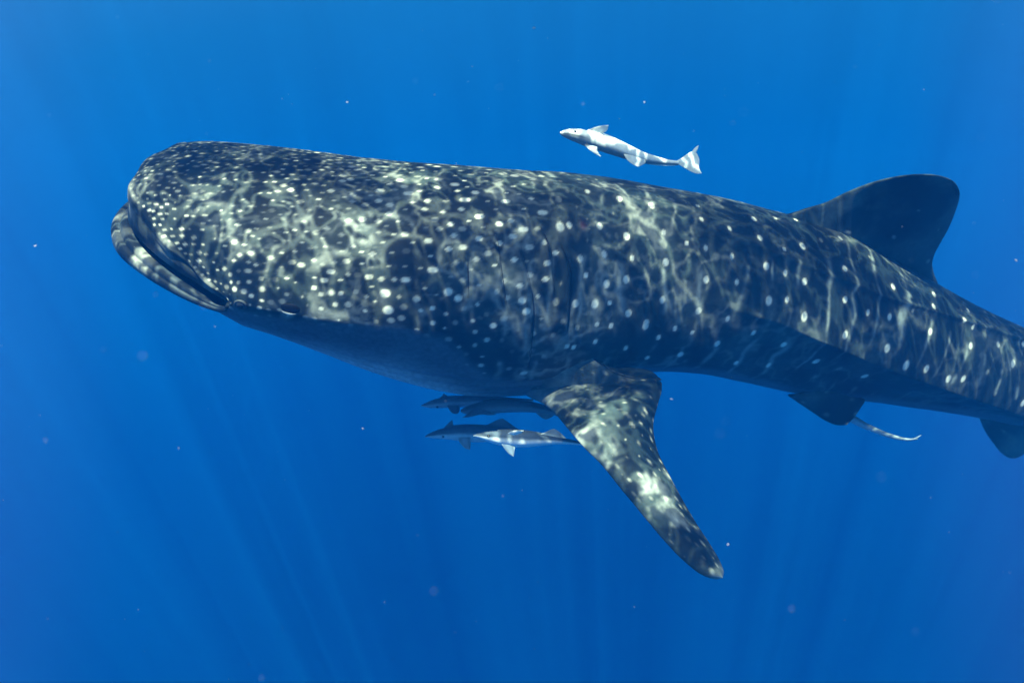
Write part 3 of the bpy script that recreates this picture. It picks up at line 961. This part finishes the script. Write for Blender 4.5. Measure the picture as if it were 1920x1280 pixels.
WH = (.74, .76, .72)
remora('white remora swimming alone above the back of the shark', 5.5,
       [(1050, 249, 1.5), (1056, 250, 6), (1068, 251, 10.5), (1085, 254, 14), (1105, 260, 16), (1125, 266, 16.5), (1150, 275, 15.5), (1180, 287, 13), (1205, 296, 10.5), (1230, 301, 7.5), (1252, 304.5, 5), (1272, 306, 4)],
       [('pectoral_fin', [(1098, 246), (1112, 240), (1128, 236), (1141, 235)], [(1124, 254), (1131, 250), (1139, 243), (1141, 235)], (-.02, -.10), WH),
        ('pectoral_fin', [(1096, 272), (1104, 280), (1114, 287), (1127, 294)], [(1120, 276), (1120, 282), (1123, 288), (1127, 294)], (-.05, -.14), (.35, .38, .40)),  # lower fin greyer: its shade is painted in
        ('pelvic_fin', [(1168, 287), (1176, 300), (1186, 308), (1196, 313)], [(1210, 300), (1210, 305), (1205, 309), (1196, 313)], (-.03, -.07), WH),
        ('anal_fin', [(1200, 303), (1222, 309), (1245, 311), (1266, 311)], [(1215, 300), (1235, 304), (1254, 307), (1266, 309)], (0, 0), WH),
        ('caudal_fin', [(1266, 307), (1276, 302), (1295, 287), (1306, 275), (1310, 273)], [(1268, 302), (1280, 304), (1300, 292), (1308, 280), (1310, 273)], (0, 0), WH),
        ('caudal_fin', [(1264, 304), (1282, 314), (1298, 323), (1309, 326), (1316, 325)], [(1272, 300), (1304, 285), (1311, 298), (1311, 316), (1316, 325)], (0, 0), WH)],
       (.86, .86, .80), (.24, .29, .32), eye=(1079, 247.5, 3.0), stripe=(.18, .32, .9), lit_roll=.30)  # grey belly colour carries the painted shade of the white fish's underside

BL = (.10, .13, .17)
BE = (.55, .60, .64)
remora('small dark remora close under the shark throat with only its front half showing', 5.55,
       [(790, 760, 1), (800, 759, 5), (815, 756, 9), (840, 753, 11), (865, 752, 11), (890, 751, 10), (920, 750, 8), (960, 750, 5), (1000, 750, 2)],
       [('dorsal_fin', [(822, 748), (826, 744), (830, 740), (832, 737)], [(850, 746), (842, 743), (836, 740), (832, 737)], (0, 0), BL),
        ('pectoral_fin', [(838, 760), (842, 767), (848, 774), (856, 776)], [(862, 761), (862, 767), (860, 773), (856, 776)], (-.05, -.1), BL)],
       BL, (.28, .34, .4), eye=(820, 763, 2.2))
remora('darkest remora tucked between the shark belly and the pectoral fin', 5.3,
       [(864, 770, 2.5), (872, 769, 7), (890, 766, 11.5), (915, 762, 14), (945, 760, 13.5), (980, 761, 11.5), (1010, 765, 9), (1035, 771, 6.5), (1060, 780, 4)],
       [('pectoral_fin', [(884, 768), (878, 774), (872, 779), (866, 783)], [(915, 770), (898, 777), (882, 781), (866, 783)], (-.06, -.11), BL),
        ('pelvic_fin', [(895, 774), (908, 777), (920, 778), (932, 777)], [(910, 770), (920, 773), (926, 775), (932, 777)], (-.03, -.05), BL),
        ('anal_fin', [(1000, 768), (1008, 777), (1016, 783), (1023, 786)], [(1040, 774), (1038, 779), (1032, 783), (1023, 786)], (0, 0), (.14, .18, .2))],
       (.06, .08, .11), (.14, .18, .21), eye=None)
remora('grey blue remora with raised dorsal fins, left of the pale bellied remora', 5.4,
       [(797, 818, 1), (806, 816, 4.5), (822, 813, 9), (845, 811, 13), (870, 811, 16), (900, 812, 16.5), (930, 812, 14), (960, 813, 9), (985, 815, 5), (1010, 817, 3)],
       [('dorsal_fin', [(832, 802), (838, 796), (843, 791), (848, 787)], [(850, 801), (850, 796), (849, 791), (848, 787)], (0, 0), BL),
        ('dorsal_fin', [(905, 799), (920, 793), (932, 787), (942, 784)], [(975, 806), (964, 799), (953, 791), (942, 784)], (0, 0), BL),
        ('pectoral_fin', [(858, 822), (864, 832), (872, 840), (881, 843)], [(882, 820), (882, 828), (882, 836), (881, 843)], (-.05, -.12), (.35, .42, .46))],
       BL, BE, eye=(831, 818, 2.4), stripe=(.12, .3, .5))
remora('pale bellied remora with a sunlit pectoral fin, directly ahead of the big pectoral fin', 4.72,
       [(888, 816, 1), (897, 816, 4), (912, 817, 9), (930, 819, 13.5), (955, 821, 17), (985, 822, 16.5), (1015, 823, 12.5), (1045, 825, 8), (1075, 829, 4.5), (1100, 833, 3)],
       [('pectoral_fin', [(952, 812), (958, 808.5), (968, 806.5), (982, 807)], [(968, 815), (974, 813), (979, 810), (982, 807)], (-.09, -.15), (.85, .85, .78)),  # near-white colour paints in the sunlight on this fin
        ('pectoral_fin', [(940, 832), (946, 841), (954, 850), (963, 856)], [(966, 836), (965, 843), (964, 850), (963, 856)], (-.03, -.06), (.5, .6, .64)),
        ('dorsal_fin', [(1012, 813), (1022, 810), (1031, 806), (1039, 803.5)], [(1062, 822), (1055, 815), (1047, 808), (1039, 803.5)], (0, 0), BL)],
       BL, (.92, .93, .92), eye=(916, 817, 2.8), stripe=(.06, .16, .8), tilt=.35)
remora('thin pale remora tail trailing from behind the dark pelvic fin', 6.45,
       [(1560, 770, 4), (1580, 776, 7), (1600, 786, 7), (1620, 797, 6), (1640, 806, 5), (1660, 814, 4), (1680, 820, 3.4), (1694, 823, 2.6), (1708, 824, 1.8), (1720, 822, 1)],
       [('caudal_fin', [(1700, 823), (1710, 822), (1718, 819), (1728, 815)], [(1700, 826), (1712, 825), (1720, 821), (1728, 815)], (-.75, -.8), (.5, .62, .68))],
       (.50, .58, .60), (.46, .55, .58), tilt=-1.0)

# ------------------------------------------------------------------ specks drifting in the water
def speck(px, py, Y, r, label, color=None, elong=1.6):
    c = P(px, py, Y)
    a = RNG.uniform(0, math.pi)
    ax = np.array([math.cos(a), .3, math.sin(a)]) * r * elong
    v, f = ellipsoid(c, (ax, np.array([0, 1, 0]) * r * .7, np.array([-math.sin(a), .2, math.cos(a)]) * r * .7), 7, 9)
    v = v + (hash_noise(v * 300, 3)[:, None] - .5) * r * .5
    o = mesh_obj('plankton_speck', v, f, M_SPECK)
    return tag(o, label, 'plankton', 'specks drifting in the water')

for (x, y, r, lab) in ((1001, 53, .0075, 'pinkish speck drifting high above the lone white remora, topmost of the larger ones'),
                       (1259, 748, .0065, 'bright white speck just behind the rear lobe of the pectoral fin'),
                       (335, 840, .006, 'pinkish speck drifting alone in open water far below the shark mouth'),
                       (1365, 1020, .0055, 'pale speck beside the tip of the long pectoral fin'),
                       (680, 803, .005, 'pale speck below the throat, left of the group of remoras'),
                       (651, 192, .005, 'pale speck above the middle of the shark head'),
                       (1905, 488, .006, 'pinkish speck behind the dorsal fin, near the far right'),
                       (1208, 192, .0045, 'faint speck just above the white remora tail'),
                       (815, 178, .004, 'faint speck above the shark back, left of the white remora'),
                       (66, 461, .005, 'pinkish speck in open water left of the shark mouth'),
                       (403, 612, .0045, 'tiny pale speck just under the shark chin')):
    speck(x, y, 3.6 if y < 1000 else 3.4, r * .62, lab)
vs, fs, base = [], [], 0
for k in range(225):
    Yk = RNG.uniform(2.5, 9.0) if k < 200 else RNG.uniform(1.2, 2.5)
    v, f = ellipsoid(P(RNG.uniform(-60, 1980), RNG.uniform(-60, 1340), Yk), (np.array([1, 0, .3]) * .0016, np.array([0, 1, 0]) * .0012, np.array([-.2, 0, 1]) * .0012), 4, 5)
    vs.append(v); fs.append(f + base); base += len(v)
tag(mesh_obj('marine_snow', np.concatenate(vs), np.concatenate(fs), M_SPECK), kind='stuff')
